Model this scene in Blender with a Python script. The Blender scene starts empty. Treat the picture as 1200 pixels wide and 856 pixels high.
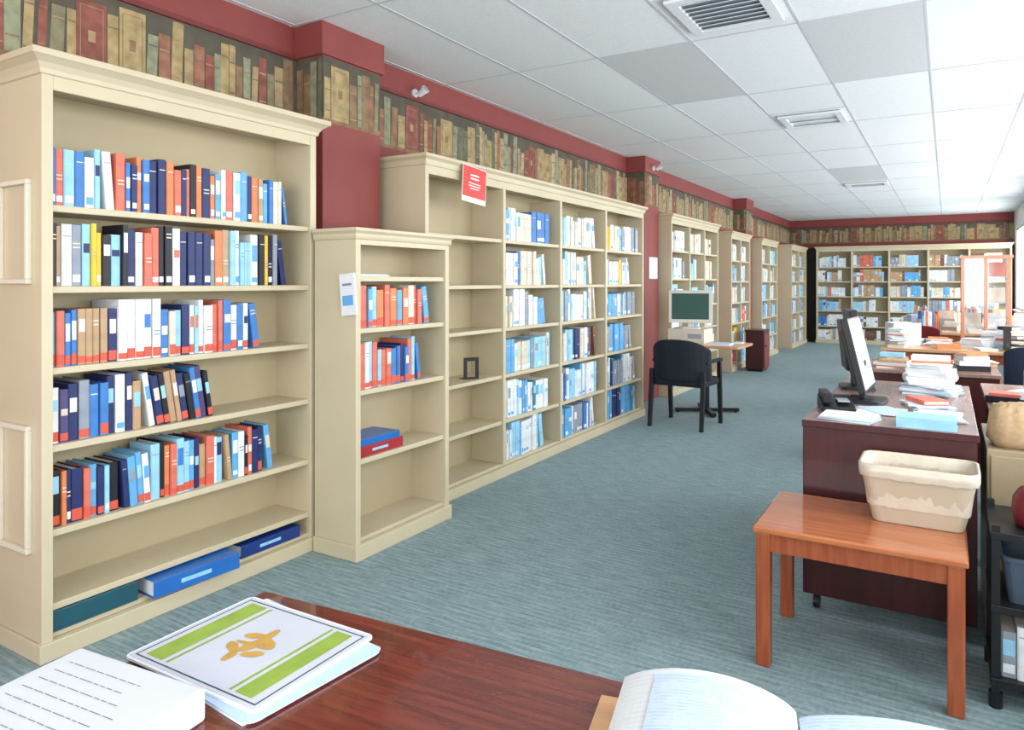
import bpy, bmesh, math, random
from mathutils import Vector, Matrix
R = random.Random(31)
sc = bpy.context.scene
COL = sc.collection

# ------------------------------------------------------------------ materials
def lin(c):
    c = c/255.0
    return c/12.92 if c <= 0.04045 else ((c+0.055)/1.055)**2.4
_M = {}
def mat(name, rgb, rough=0.55, var=0.08, scale=12, stretch=(1,1,1), metal=0.0, bump=0.0, coat=0.0, rgb2=None, spec=0.4):
    if name in _M: return _M[name]
    m = bpy.data.materials.new(name); m.use_nodes = True
    nt = m.node_tree; b = nt.nodes['Principled BSDF']
    c = [lin(v) for v in rgb]
    c2 = [lin(v) for v in rgb2] if rgb2 else [min(1, v*(1+var)) for v in c]
    c1 = c if rgb2 else [v*(1-var) for v in c]
    tc = nt.nodes.new('ShaderNodeTexCoord'); mp = nt.nodes.new('ShaderNodeMapping')
    mp.inputs['Scale'].default_value = stretch
    n = nt.nodes.new('ShaderNodeTexNoise'); n.inputs['Scale'].default_value = scale; n.inputs['Detail'].default_value = 4
    r = nt.nodes.new('ShaderNodeValToRGB')
    r.color_ramp.elements[0].position = 0.35; r.color_ramp.elements[1].position = 0.65
    r.color_ramp.elements[0].color = (*c1, 1); r.color_ramp.elements[1].color = (*c2, 1)
    nt.links.new(tc.outputs['Object'], mp.inputs[0]); nt.links.new(mp.outputs[0], n.inputs['Vector'])
    nt.links.new(n.outputs['Fac'], r.inputs[0]); nt.links.new(r.outputs[0], b.inputs['Base Color'])
    b.inputs['Roughness'].default_value = rough; b.inputs['Metallic'].default_value = metal
    b.inputs['Specular IOR Level'].default_value = spec
    b.inputs['Coat Weight'].default_value = coat
    if bump:
        bp = nt.nodes.new('ShaderNodeBump'); bp.inputs['Strength'].default_value = bump; bp.inputs['Distance'].default_value = 0.003
        nt.links.new(n.outputs['Fac'], bp.inputs['Height']); nt.links.new(bp.outputs[0], b.inputs['Normal'])
    _M[name] = m
    return m

M_beige = mat('cream_paint', (200,187,158), 0.42, 0.03, 3)
M_beige_shade = mat('cream_paint_shaded', (180,166,134), 0.5, 0.03, 3)  # same cream darkened, recess shade painted into the back panels
M_mold = mat('pale_molding_paint', (220,214,196), 0.45, 0.03, 3)
M_red = mat('red_wall_paint', (134,64,60), 0.6, 0.05, 4)
M_redd = mat('dark_red_trim', (112,48,48), 0.5, 0.05, 4)
M_ceil = mat('ceiling_tile', (226,232,235), 0.9, 0.03, 60, bump=0.15)
M_ceilg = mat('grey_ceiling_tile', (198,202,204), 0.9, 0.03, 60)
M_grid = mat('ceiling_grid_metal', (196,201,205), 0.6, 0.02, 4)
M_vent = mat('vent_metal', (222,228,232), 0.4, 0.02, 4)
M_ventd = mat('vent_dark', (146,156,166), 0.8, 0.02, 4)
M_wallw = mat('white_wall_paint', (228,228,224), 0.7, 0.03, 3)
M_mahog = mat('mahogany_wood', (84,34,26), 0.16, 0.1, 6, (1.2,16,1), coat=0.7, rgb2=(116,52,38))
M_desk = mat('dark_cherry_laminate', (60,22,24), 0.35, 0.1, 4, (8,1,1), coat=0.1, rgb2=(72,28,28))
M_desktop = mat('desk_top_laminate', (138,108,98), 0.22, 0.1, 4, (8,1,1), rgb2=(152,120,108))
M_orange = mat('orange_oak', (168,92,50), 0.2, 0.1, 5, (1,10,1), coat=0.6, rgb2=(188,110,64))
M_orleg = mat('orange_oak_leg', (146,70,38), 0.3, 0.1, 5, (10,10,1), coat=0.3, rgb2=(166,88,50))
M_oak = mat('light_oak', (192,146,104), 0.3, 0.1, 5, (1,8,1), rgb2=(206,160,118))
M_pink = mat('pinkish_orange_wood', (192,124,96), 0.25, 0.08, 5, (8,8,1), coat=.3)
M_black = mat('black_plastic', (22,23,26), 0.4, 0.1, 10)
M_blackf = mat('black_fabric', (24,30,40), 0.85, 0.15, 80, bump=0.3)
M_bluef = mat('navy_fabric', (30,42,60), 0.85, 0.15, 80)
M_redf = mat('red_fabric', (120,30,34), 0.8, 0.1, 60)
M_metal = mat('dark_metal', (48,50,54), 0.35, 0.05, 10, metal=0.7)
M_white = mat('white_paper', (222,225,230), 0.7, 0.02, 30)
M_bluep = mat('pale_blue_paper', (184,206,232), 0.6, 0.03, 30)
M_paperedge = mat('page_edges', (216,208,192), 0.8, 0.08, 6, (1,1,90))
M_cream = mat('tan_plastic', (190,176,154), 0.4, 0.03, 6)
M_liner = mat('bin_liner', (204,194,176), .25, .05, 20)
M_creamg = mat('putty_metal', (152,138,110), 0.4, 0.03, 6)
M_canvas = mat('tan_canvas', (178,150,116), 0.9, 0.08, 60, bump=.3)
M_screen = mat('dark_green_screen', (52,84,78), 0.45, 0.05, 3, spec=.2)
M_pcbeige = mat('computer_beige', (208,204,190), 0.5, 0.03, 6)
M_grey = mat('grey_plastic', (150,156,164), 0.4, 0.03, 6)
M_ltgrey = mat('light_grey_plastic', (206,210,214), 0.4, 0.03, 6)
M_gold = mat('gold_print', (190,148,70), 0.45, 0.1, 30)
M_green = mat('green_print', (138,164,66), 0.5, 0.1, 20)
M_dgreen = mat('dark_line_print', (60,80,84), 0.5, 0.05, 20)
M_signred = mat('sign_red', (214,66,58), 0.5, 0.03, 20)
M_text = mat('grey_text_print', (120,124,134), 0.7, 0.05, 20)
M_card = mat('cardboard', (188,156,116), 0.8, 0.05, 10)
M_navybg = mat('border_dark', (84,78,66), 0.7, 0.15, 10)
M_door = mat('dark_door', (24,18,20), 0.5, 0.1, 5)
M_maroon = mat('maroon_leather', (104,26,36), 0.5, 0.1, 20)
M_tub = mat('blue_grey_plastic', (70,84,100), 0.3, 0.05, 6)
def glass():
    m=bpy.data.materials.new('clear_glass'); m.use_nodes=True; nt=m.node_tree; out=nt.nodes['Material Output']
    nt.nodes.remove(nt.nodes['Principled BSDF'])
    t=nt.nodes.new('ShaderNodeBsdfTransparent'); g=nt.nodes.new('ShaderNodeBsdfGlossy'); g.inputs['Roughness'].default_value=.05
    n=nt.nodes.new('ShaderNodeTexNoise'); n.inputs['Scale'].default_value=2
    mr=nt.nodes.new('ShaderNodeMapRange'); mr.inputs['To Min'].default_value=.10; mr.inputs['To Max'].default_value=.2
    mx=nt.nodes.new('ShaderNodeMixShader'); nt.links.new(n.outputs['Fac'],mr.inputs['Value']); nt.links.new(mr.outputs[0],mx.inputs[0])
    nt.links.new(t.outputs[0],mx.inputs[1]); nt.links.new(g.outputs[0],mx.inputs[2]); nt.links.new(mx.outputs[0],out.inputs['Surface'])
    return m
M_glass=glass()

def carpet():
    m = bpy.data.materials.new('grey_teal_carpet'); m.use_nodes = True
    nt = m.node_tree; b = nt.nodes['Principled BSDF']; b.inputs['Roughness'].default_value = 0.7
    b.inputs['Specular IOR Level'].default_value = 0.35
    tc = nt.nodes.new('ShaderNodeTexCoord')
    def noi(stretch, det=3):
        mp = nt.nodes.new('ShaderNodeMapping'); mp.inputs['Scale'].default_value = stretch
        n = nt.nodes.new('ShaderNodeTexNoise'); n.inputs['Scale'].default_value = 1; n.inputs['Detail'].default_value = det
        nt.links.new(tc.outputs['Object'], mp.inputs[0]); nt.links.new(mp.outputs[0], n.inputs['Vector']); return n
    a = noi((7, 85, 1)); c = noi((70, 30, 1),2)
    w = nt.nodes.new('ShaderNodeTexWave'); w.bands_direction='Y'; w.inputs['Scale'].default_value=9; w.inputs['Distortion'].default_value=1.5; w.inputs['Detail Scale'].default_value=2
    nt.links.new(tc.outputs['Object'], w.inputs['Vector'])
    ad = nt.nodes.new('ShaderNodeMath'); ad.operation = 'MULTIPLY_ADD'
    nt.links.new(a.outputs['Fac'], ad.inputs[0]); ad.inputs[1].default_value = 0.62
    m2 = nt.nodes.new('ShaderNodeMath'); m2.operation = 'MULTIPLY'; m2.inputs[1].default_value = 0.30
    nt.links.new(c.outputs['Fac'], m2.inputs[0])
    m3 = nt.nodes.new('ShaderNodeMath'); m3.operation = 'MULTIPLY_ADD'; m3.inputs[1].default_value = 0.08
    nt.links.new(w.outputs['Fac'], m3.inputs[0]); nt.links.new(m2.outputs[0], m3.inputs[2])
    nt.links.new(m3.outputs[0], ad.inputs[2])
    r = nt.nodes.new('ShaderNodeValToRGB'); e = r.color_ramp.elements
    e[0].position = 0.34; e[0].color = (lin(104),lin(128),lin(134),1)
    e[1].position = 0.66; e[1].color = (lin(154),lin(172),lin(174),1)
    k = e.new(0.5); k.color = (lin(130),lin(152),lin(156),1)
    nt.links.new(ad.outputs[0], r.inputs[0]); nt.links.new(r.outputs[0], b.inputs['Base Color'])
    bp = nt.nodes.new('ShaderNodeBump'); bp.inputs['Strength'].default_value = 0.25; bp.inputs['Distance'].default_value = 0.003
    nt.links.new(ad.outputs[0], bp.inputs['Height']); nt.links.new(bp.outputs[0], b.inputs['Normal'])
    return m
M_carpet = carpet()

def page_mat(name,A,B,sc_=26):
    m = bpy.data.materials.new(name); m.use_nodes = True
    nt = m.node_tree; b = nt.nodes['Principled BSDF']; b.inputs['Roughness'].default_value = 0.7
    tc = nt.nodes.new('ShaderNodeTexCoord'); w = nt.nodes.new('ShaderNodeTexWave')
    w.wave_type = 'BANDS'; w.bands_direction = 'Y'; w.inputs['Scale'].default_value = sc_; w.inputs['Distortion'].default_value = 0
    n = nt.nodes.new('ShaderNodeTexNoise'); n.inputs['Scale'].default_value = 45
    r = nt.nodes.new('ShaderNodeValToRGB'); r.color_ramp.elements[0].position = 0.66; r.color_ramp.elements[1].position = 0.82
    r.color_ramp.elements[0].color = (0,0,0,1); r.color_ramp.elements[1].color = (1,1,1,1)
    r2 = nt.nodes.new('ShaderNodeValToRGB'); r2.color_ramp.elements[0].position = 0.42; r2.color_ramp.elements[1].position = 0.55
    mu = nt.nodes.new('ShaderNodeMath'); mu.operation = 'MULTIPLY'
    mx = nt.nodes.new('ShaderNodeMix'); mx.data_type = 'RGBA'
    nt.links.new(tc.outputs['Object'], w.inputs['Vector']); nt.links.new(tc.outputs['Object'], n.inputs['Vector'])
    nt.links.new(w.outputs['Fac'], r.inputs[0]); nt.links.new(n.outputs['Fac'], r2.inputs[0])
    nt.links.new(r.outputs[0], mu.inputs[0]); nt.links.new(r2.outputs[0], mu.inputs[1])
    nt.links.new(mu.outputs[0], mx.inputs['Factor'])
    mx.inputs['A'].default_value = (*[lin(v) for v in A],1); mx.inputs['B'].default_value = (*[lin(v) for v in B],1)
    nt.links.new(mx.outputs['Result'], b.inputs['Base Color'])
    return m
M_page = page_mat('printed_page',(206,208,208),(198,201,205))
M_page2 = page_mat('blue_printed_page',(186,202,224),(166,182,208),40)

# ------------------------------------------------------------------ mesh builder
class MB:
    def __init__(s): s.v=[]; s.f=[]; s.mi=[]; s.mats=[]
    def m(s, mt):
        if mt not in s.mats: s.mats.append(mt)
        return s.mats.index(mt)
    def quad(s, pts, mt):
        n=len(s.v); s.v += [tuple(p) for p in pts]; s.f.append(tuple(range(n,n+len(pts)))); s.mi.append(s.m(mt)); return s
    def box(s, x0,x1,y0,y1,z0,z1, mt, M=None):
        n=len(s.v); k=s.m(mt)
        p=[(x0,y0,z0),(x1,y0,z0),(x1,y1,z0),(x0,y1,z0),(x0,y0,z1),(x1,y0,z1),(x1,y1,z1),(x0,y1,z1)]
        if M: p=[tuple(M@Vector(q)) for q in p]
        s.v+=p
        for q in ((0,3,2,1),(4,5,6,7),(0,1,5,4),(1,2,6,5),(2,3,7,6),(3,0,4,7)):
            s.f.append(tuple(n+i for i in q)); s.mi.append(k)
        return s
    def cyl(s, c, r0, r1, z0, z1, mt, n=16, axis='z', M=None):
        b=len(s.v); k=s.m(mt)
        for z,r in ((z0,r0),(z1,r1)):
            for i in range(n):
                a=2*math.pi*i/n; u=r*math.cos(a); w=r*math.sin(a)
                p = (c[0]+u,c[1]+w,z) if axis=='z' else ((z,c[0]+u,c[1]+w) if axis=='x' else (c[0]+w,z,c[1]+u))
                s.v.append(tuple(M@Vector(p)) if M else p)
        for i in range(n):
            j=(i+1)%n; s.f.append((b+i,b+j,b+n+j,b+n+i)); s.mi.append(k)
        s.f.append(tuple(b+i for i in reversed(range(n)))); s.mi.append(k)
        s.f.append(tuple(b+n+i for i in range(n))); s.mi.append(k)
        return s
    def loft(s, rings, mt, cap0=True, cap1=True, M=None):
        k=s.m(mt); st=[]
        for r in rings:
            st.append(len(s.v)); s.v += [tuple(M@Vector(p)) if M else tuple(p) for p in r]
        n=len(rings[0])
        for a,b in zip(st,st[1:]):
            for i in range(n):
                j=(i+1)%n; s.f.append((a+i,a+j,b+j,b+i)); s.mi.append(k)
        if cap0: s.f.append(tuple(st[0]+i for i in reversed(range(n)))); s.mi.append(k)
        if cap1: s.f.append(tuple(st[-1]+i for i in range(n))); s.mi.append(k)
        return s
    def obj(s, name, parent=None, loc=(0,0,0), rot=(0,0,0), bevel=0, smooth=False, **props):
        me=bpy.data.meshes.new(name); me.from_pydata(s.v,[],s.f)
        for mt in s.mats: me.materials.append(mt)
        me.polygons.foreach_set('material_index', s.mi)
        if smooth: me.polygons.foreach_set('use_smooth',[True]*len(me.polygons))
        me.update()
        o=bpy.data.objects.new(name,me); COL.objects.link(o); o.location=loc; o.rotation_euler=rot
        if parent: o.parent=parent
        if bevel:
            b=o.modifiers.new('bevel','BEVEL'); b.width=bevel; b.segments=2; b.limit_method='ANGLE'
        for k,v in props.items(): o[k]=v
        return o
def rr(w,d,r,z,n=5,cx=0,cy=0):
    out=[]
    for q,(sx,sy) in enumerate(((1,1),(-1,1),(-1,-1),(1,-1))):
        for i in range(n+1):
            a=math.pi/2*q+math.pi/2*i/n
            out.append((cx+sx*(w/2-r)+r*math.cos(a), cy+sy*(d/2-r)+r*math.sin(a), z))
    return out
def thing(name,label,cat,loc,rz=0,group=None):
    e=bpy.data.objects.new(name,None); e.empty_display_size=0.1; COL.objects.link(e)
    e.location=loc; e.rotation_euler=(0,0,rz); e['label']=label; e['category']=cat
    if group: e['group']=group
    return e
S={'kind':'structure'}
RX=lambda a: Matrix.Rotation(a,4,'X')
RY=lambda a: Matrix.Rotation(a,4,'Y')
RZ=lambda a: Matrix.Rotation(a,4,'Z')
T=lambda x,y,z: Matrix.Translation((x,y,z))

# ------------------------------------------------------------------ room shell
XW=-3.235; XR=1.2; YB=-2.0; YF=18.3; ZC=2.876
MB().box(XW-.1,XR+.1,YB-.1,YF+.1,-.1,0,M_carpet).obj('floor',**S)
MB().box(XW-.1,XR+.1,YB-.1,YF+.1,ZC,ZC+.1,M_ceil).obj('ceiling',**S)
MB().box(XW-.1,XW,YB-.1,YF+.1,0,ZC,M_red).obj('wall_left',**S)
MB().box(XW,XR,YF,YF+.1,0,ZC,M_red).obj('wall_far',**S)
wy=[(-0.9,1.3),(1.8,4.0),(4.5,6.7),(7.2,9.4),(9.9,12.1),(12.6,14.8),(15.5,17.9)]
b=MB(); b.box(XR,XR+.12,YB-.1,YF+.1,0,.85,M_wallw); b.box(XR,XR+.12,YB-.1,YF+.1,2.5,ZC,M_wallw)
prev=YB-.1
for a,c in wy+[(YF+.1,0)]:
    b.box(XR,XR+.12,prev,a,.85,2.5,M_wallw); prev=c
b.obj('wall_right',**S)
for i,(a,c) in enumerate(wy):
    b=MB()
    for z0,z1 in ((.85,.9),(2.45,2.5)): b.box(XR+.02,XR+.08,a,c,z0,z1,M_wallw)
    for y in (a+.025,(a+c)/2,c-.025): b.box(XR+.02,XR+.08,y-.025,y+.025,.9,2.45,M_wallw)
    b.box(XR-.06,XR,a-.05,c+.05,.82,.85,M_wallw)
    b.obj('window_%d'%(i+1),**S)
b=MB(); b.box(XW,XR,YB-.1,YB,0,.8,M_wallw).box(XW,XR,YB-.1,YB,2.6,ZC,M_wallw)
b.box(XW,-2.9,YB-.1,YB,.8,2.6,M_wallw).box(.9,XR,YB-.1,YB,.8,2.6,M_wallw).obj('wall_back',**S)
b=MB()
for z in (.8,2.55): b.box(-2.9,.9,YB-.07,YB-.02,z,z+.05,M_wallw)
for x in (-2.9,-1.95,-1.0,-.05,.85): b.box(x,x+.05,YB-.07,YB-.02,.85,2.55,M_wallw)
b.obj('window_8',**S)  # unseen back-wall window, added only to let fill light in
PX=-3.02
pil=[(2.92,3.40),(7.97,8.45),(12.9,13.4)]
for i,(a,c) in enumerate(pil):
    MB().box(XW,PX,a,c,0,ZC,M_red).box(XW,PX+.02,a-.02,c+.02,2.69,ZC,M_red).obj('trim_%d'%(i+1),bevel=.004,**S)
b=MB()
segs=[YB]+[v for p in pil for v in p]+[YF]
for k in range(0,len(segs),2): b.box(XW,XW+.02,segs[k],segs[k+1]-.0,2.685,2.71,M_redd)
b.box(XW+.02,XR,YF-.02,YF,2.685,2.71,M_redd)
b.obj('trim_4',**S)
BC=[mat('border_'+n,c,0.85,0.2,18) for n,c in (('tan',(158,136,102)),('olive',(126,120,92)),('red',(132,80,70)),('brown',(132,106,80)),('sage',(136,138,112)),('gold',(160,140,100)),('rust',(144,102,82)),('dgreen',(104,104,86)),('cream',(168,152,120)))]
M_bgold=mat('border_gilding',(160,136,98),0.8,0.15,20)
def border(name,o,d,n,L,z0=2.31,z1=2.685,seed=1):
    rb=random.Random(seed); mb=MB(); o=Vector(o); d=Vector(d); n=Vector(n); up=Vector((0,0,1))
    def P(s,z,off): return o+d*s+n*off+up*z
    def Q(a,c,za,zb,off,m,sl=0.0): mb.quad([P(a,za,off),P(c,za,off),P(min(c+sl,L),zb,off),P(min(a+sl,L),zb,off)],m)
    Q(0,L,z0,z1,.001,M_navybg)
    Q(0,L,z0,z0+.03,.002,BC[3])
    s=.01; H=z1-z0
    while s<L-.03:
        wide=rb.random()<.12
        w=rb.uniform(.12,.16) if wide else rb.uniform(.032,.075)
        if s+w>L-.005: w=L-.005-s
        h=H*(rb.uniform(.74,.88) if wide else rb.uniform(.58,.93)); m=rb.choice(BC+[BC[0],BC[5],BC[4]])
        if wide: m=rb.choice([BC[2],BC[5],BC[0],BC[5]])
        sl=rb.choice([0,0,0,.0,.012])
        a=z0+.022; Q(s,s+w,a,a+h,.003,m,sl)
        if wide:
            mm=M_bgold if m is BC[2] else BC[3]
            for (p0,p1,q0,q1) in ((.12,.88,.07,.08),(.12,.88,.92,.93),(.12,.14,.08,.92),(.86,.88,.08,.92),(.38,.62,.42,.58)):
                Q(s+w*p0,s+w*p1,a+h*q0,a+h*q1,.004,mm)
        else:
            mm=rb.choice([M_bgold,BC[7],BC[3]])
            for q0 in ((.12,.78) if rb.random()<.5 else (.2,.7)):
                Q(s+w*.06+sl*q0,s+w*.94+sl*q0,a+h*q0,a+h*(q0+.025),.004,mm)
        s+=w+rb.uniform(.0,.006)+sl
    return mb.obj(name,**S)
n=5
for k in range(0,len(segs),2):
    border('trim_%d'%n,(XW,segs[k],0),(0,1,0),(1,0,0),segs[k+1]-segs[k],seed=n); n+=1
for a,c in pil:
    border('trim_%d'%n,(PX,a,0),(0,1,0),(1,0,0),c-a,seed=n); n+=1
    border('trim_%d'%n,(XW,a,0),(1,0,0),(0,-1,0),PX-XW,seed=n); n+=1
    border('trim_%d'%n,(XW,c,0),(1,0,0),(0,1,0),PX-XW,seed=n); n+=1
border('trim_%d'%n,(XW,YF,0),(1,0,0),(0,-1,0),XR-XW,seed=n); n+=1
MB().box(-3.1,-2.64,YF-.06,YF,0,2.2,M_door).box(-2.72,-2.70,YF-.09,YF-.06,.98,1.1,M_metal).obj('door_1',**S)
b=MB(); gx=[-.1-.62*k for k in range(-2,6)]; gy=[4.33+1.45*k for k in range(-4,10)]
for x in gx:
    if XW<x<XR: b.box(x-.007,x+.007,YB,YF,ZC-.003,ZC,M_grid)
for y in gy: b.box(XW,XR,y-.007,y+.007,ZC-.0031,ZC,M_grid)
for y in (6.6,): b.box(-1.34,-.72,y-.007,y+.007,ZC-.003,ZC,M_grid)
b.obj('trim_%d'%n,**S); n+=1
for (x0,y0) in ((-1.96,4.33),(-.72,4.33),(-1.34,10.13)):
    MB().box(x0+.008,x0+.612,y0+.008,y0+1.442,ZC-.002,ZC,M_ceilg).obj('trim_%d'%n,**S); n+=1
MB().box(XW,XW+.015,YB,YF,0,.1,M_redd).obj('baseboard_left',**S)
MB().box(XR-.015,XR,YB,YF,0,.1,M_wallw).obj('baseboard_right',**S)
for k,(x0,y0,w,d) in enumerate(((-1.27,3.62,.50,.58),(-1.29,6.68,.52,.52),(-1.31,11.75,.57,.4))):
    e=thing('air_vent','white metal louvered air diffuser set in the ceiling grid','air vent',(x0+w/2,y0+d/2,ZC-.03),0)
    b=MB()
    b.box(-w/2,w/2,-d/2,-d/2+.06,.005,.024,M_vent).box(-w/2,w/2,d/2-.06,d/2,.005,.024,M_vent)
    b.box(-w/2,-w/2+.06,-d/2+.06,d/2-.06,.005,.024,M_vent).box(w/2-.06,w/2,-d/2+.06,d/2-.06,.005,.024,M_vent)
    b.obj('frame',e,bevel=.003)
    MB().box(-w/2+.06,w/2-.06,-d/2+.06,d/2-.06,.02,.024,M_ventd if k<1 else M_vent).obj('duct_opening',e)
    for j in range(8 if k<1 else 3):
        y=-d/2+.08+(d-.16)*j/(7 if k<1 else 2)
        Mx=T(0,y,.012)@RX(math.radians(25))
        MB().box(-w/2+.06,w/2-.06,-.018,.018,-.0015,.0015,M_vent,M=Mx).obj('louver',e)

# ------------------------------------------------------------------ bookcases
def bookcase(label,loc,W,D,H,shelves,bays,rz=0,inner=.27,crown=.06,rail=.06,base=.07,oh=.035,st=.035,group='built-in bookcases'):
    e=thing('bookcase',label,'bookcase',loc,rz,group)
    HT=H-crown
    for y0 in (0,W-st): MB().box(-D,0,y0,y0+st,0,HT,M_beige).obj('side_panel',e,bevel=.002)
    MB().box(-inner-.012,-inner,st,W-st,base,HT,M_beige_shade).obj('back_panel',e)
    MB().box(-.022,0,st,W-st,HT-rail,HT,M_beige).box(-D,-.022,st,W-st,HT-.02,HT,M_beige).obj('top_rail',e,bevel=.002)
    b=MB(); rings=[]
    for (o,z) in ((.002,HT-.008),(.008,HT-.006),(.012,HT+crown*.15),(oh*.45,HT+crown*.42),(oh*.9,HT+crown*.66),(oh,HT+crown*.68),(oh,H)):
        rings.append([(-D,-o,z),(o,-o,z),(o,W+o,z),(-D,W+o,z)])
    b.loft(rings,M_beige); b.obj('crown_molding',e,bevel=.002)
    MB().box(-.02,.014,-.012,W+.012,0,base,M_beige).box(-D,-.02,-.012,0,0,base,M_beige).box(-D,-.02,W,W+.012,0,base,M_beige).obj('base_molding',e,bevel=.004)
    MB().box(-inner,-.02,st,W-st,base,base+.02,M_beige).obj('bottom_shelf',e)
    yb=[0]+list(bays)+[W]
    for y in bays: MB().box(-inner,0,y-st/2,y+st/2,base+.02,HT-rail,M_beige).obj('divider',e,bevel=.002)
    for i in range(len(yb)-1):
        y0=yb[i]+(st if i==0 else st/2); y1=yb[i+1]-(st if i==len(yb)-2 else st/2)
        for z in shelves: MB().box(-inner,-.012,y0,y1,z-.026,z,M_beige).obj('shelf',e,bevel=.003)
    return e
c1=bookcase('tall cream painted bookcase with six shelves of mixed books',(-2.84,1.36,0),1.34,.38,2.25,[1.69,1.385,1.08,.79,.475,.20],[],inner=.26,oh=.055,st=.04,crown=.075)
for z0,z1 in ((1.394,1.784),(.39,.864)):
    b=MB(); y0,y1=-.02,0
    b.box(-.30,-.07,y0,y1,z0,z0+.018,M_mold).box(-.30,-.07,y0,y1,z1-.018,z1,M_mold)
    b.box(-.30,-.282,y0,y1,z0+.018,z1-.018,M_mold).box(-.088,-.07,y0,y1,z0+.018,z1-.018,M_mold)
    b.obj('panel_molding',c1,bevel=.003)
c2=bookcase('short cream bookcase with crown top standing between taller ones',(-2.53,2.67,0),.785,.29,1.675,[1.43,1.165,.85,.50],[],inner=.26,crown=.05,rail=.035,base=.08,oh=.025)
c3=bookcase('long cream built-in bookcase with four bays',(-2.73,3.485,0),3.70,.45,2.19,[1.71,1.38,1.07,.73,.40],[.92,1.81,2.73],inner=.28)
c4=bookcase('cream bookcase filled with binders behind the study table',(-2.875,8.5,0),2.1,.33,2.24,[1.8,1.45,1.1,.78,.43],[.75,1.42],inner=.27)
c5=bookcase('narrow cream bookcase with stocked shelves',(-2.875,11.35,0),1.25,.33,2.2,[1.75,1.42,1.08,.75,.4],[.62],inner=.27)
c6=bookcase('narrow cream bookcase with stocked shelves',(-2.875,13.5,0),1.4,.33,2.2,[1.75,1.42,1.08,.75,.4],[.7],inner=.27)
c7=bookcase('cream bookcase near the end of the room',(-2.8,16.0,0),1.85,.4,2.2,[1.75,1.42,1.08,.75,.4],[.9],inner=.27)
c8=bookcase('wide cream bookcase across the end wall',(-2.6,17.92,0),3.74,.35,2.22,[1.75,1.42,1.08,.75,.4],[.75,1.5,2.25,3.0],rz=-math.pi/2,inner=.27)

# ------------------------------------------------------------------ books
PAL=dict(blue=(62,122,190),lt=(150,202,230),sky=(98,166,214),navy=(36,48,98),black=(28,28,36),white=(224,228,230),cream=(216,206,188),
 salmon=(212,112,92),red=(176,62,56),tan=(184,150,116),brown=(112,78,62),yellow=(236,190,60),teal=(62,126,142),grey=(142,150,162),purple=(80,70,116),green=(70,110,88),orange=(220,128,80))
BM={k:mat('book_'+k,v,0.45,0.10,14) for k,v in PAL.items()}
M_labr=mat('red_spine_label',(208,90,70),0.5,0.05,20)
def pick(s): 
    ks=list(s.items()); tot=sum(v for k,v in ks); x=R.random()*tot
    for k,v in ks:
        x-=v
        if x<=0: return k
    return ks[-1][0]
P_mix=dict(blue=4,lt=5,sky=4,navy=3,white=8,cream=2,salmon=3.5,black=2,orange=2,tan=2)
P_warm=dict(brown=2.5,tan=3,orange=2,yellow=1,black=4,blue=4,lt=5,navy=4,salmon=2.5,white=4,cream=1,grey=2)
P_sal=dict(salmon=4,blue=3,lt=5,navy=3,white=5,sky=3,tan=3,cream=3)
P_dark=dict(navy=6,black=8,blue=5,purple=1,tan=2,grey=2,white=2.5,lt=2)
P_low5=dict(navy=5,black=4,blue=4,sky=4,lt=4,tan=3,orange=2,white=3,salmon=2,purple=1)
P_far=dict(white=14,lt=8,sky=2.5,blue=.8,cream=6,salmon=.6,yellow=.5,grey=3)
P_low=dict(blue=1.6,sky=4,lt=8,white=9,teal=1,navy=.8,cream=3,grey=3,yellow=.5,brown=.5)
def book_geo(mb,w,h,d,cv,seg,M,simple=False):
    c=BM[cv]
    if simple:
        mb.box(-d,0,-w/2,w/2,0,h,c,M=M)
        for z0,z1,m in seg[:1]: mb.box(0,.001,-w*.36,w*.36,z0,z1,m,M=M)
        return
    th=min(.0028,w*.15)
    mb.box(-d,-.004,-w/2,-w/2+th,0,h,c,M=M); mb.box(-d,-.004,w/2-th,w/2,0,h,c,M=M)
    mb.box(-d+.004,-.006,-w/2+th,w/2-th,.004,h-.006,M_paperedge,M=M)
    prof=[(-w/2,-.004),(-w*.38,-.0009),(w*.38,-.0009),(w/2,-.004)]
    zs=[0]; ms=[]
    for z0,z1,m in seg:
        if z0>zs[-1]: ms.append(c); zs.append(z0)
        ms.append(m); zs.append(z1)
    if zs[-1]<h: ms.append(c); zs.append(h)
    for i,m in enumerate(ms):
        for j,((ya,xa),(yb,xb)) in enumerate(zip(prof,prof[1:])):
            mb.quad([M@Vector(p) for p in ((xa,ya,zs[i]),(xb,yb,zs[i]),(xb,yb,zs[i+1]),(xa,ya,zs[i+1]))],m if (j==1 or m is M_labr) else c)
    mb.quad([M@Vector((x,y,h)) for y,x in prof]+[M@Vector((-.007,w/2,h)),M@Vector((-.007,-w/2,h))],c)
SPEC=[]
NM={'lt':'pale blue','sky':'bright blue','salmon':'salmon red'}
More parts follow.
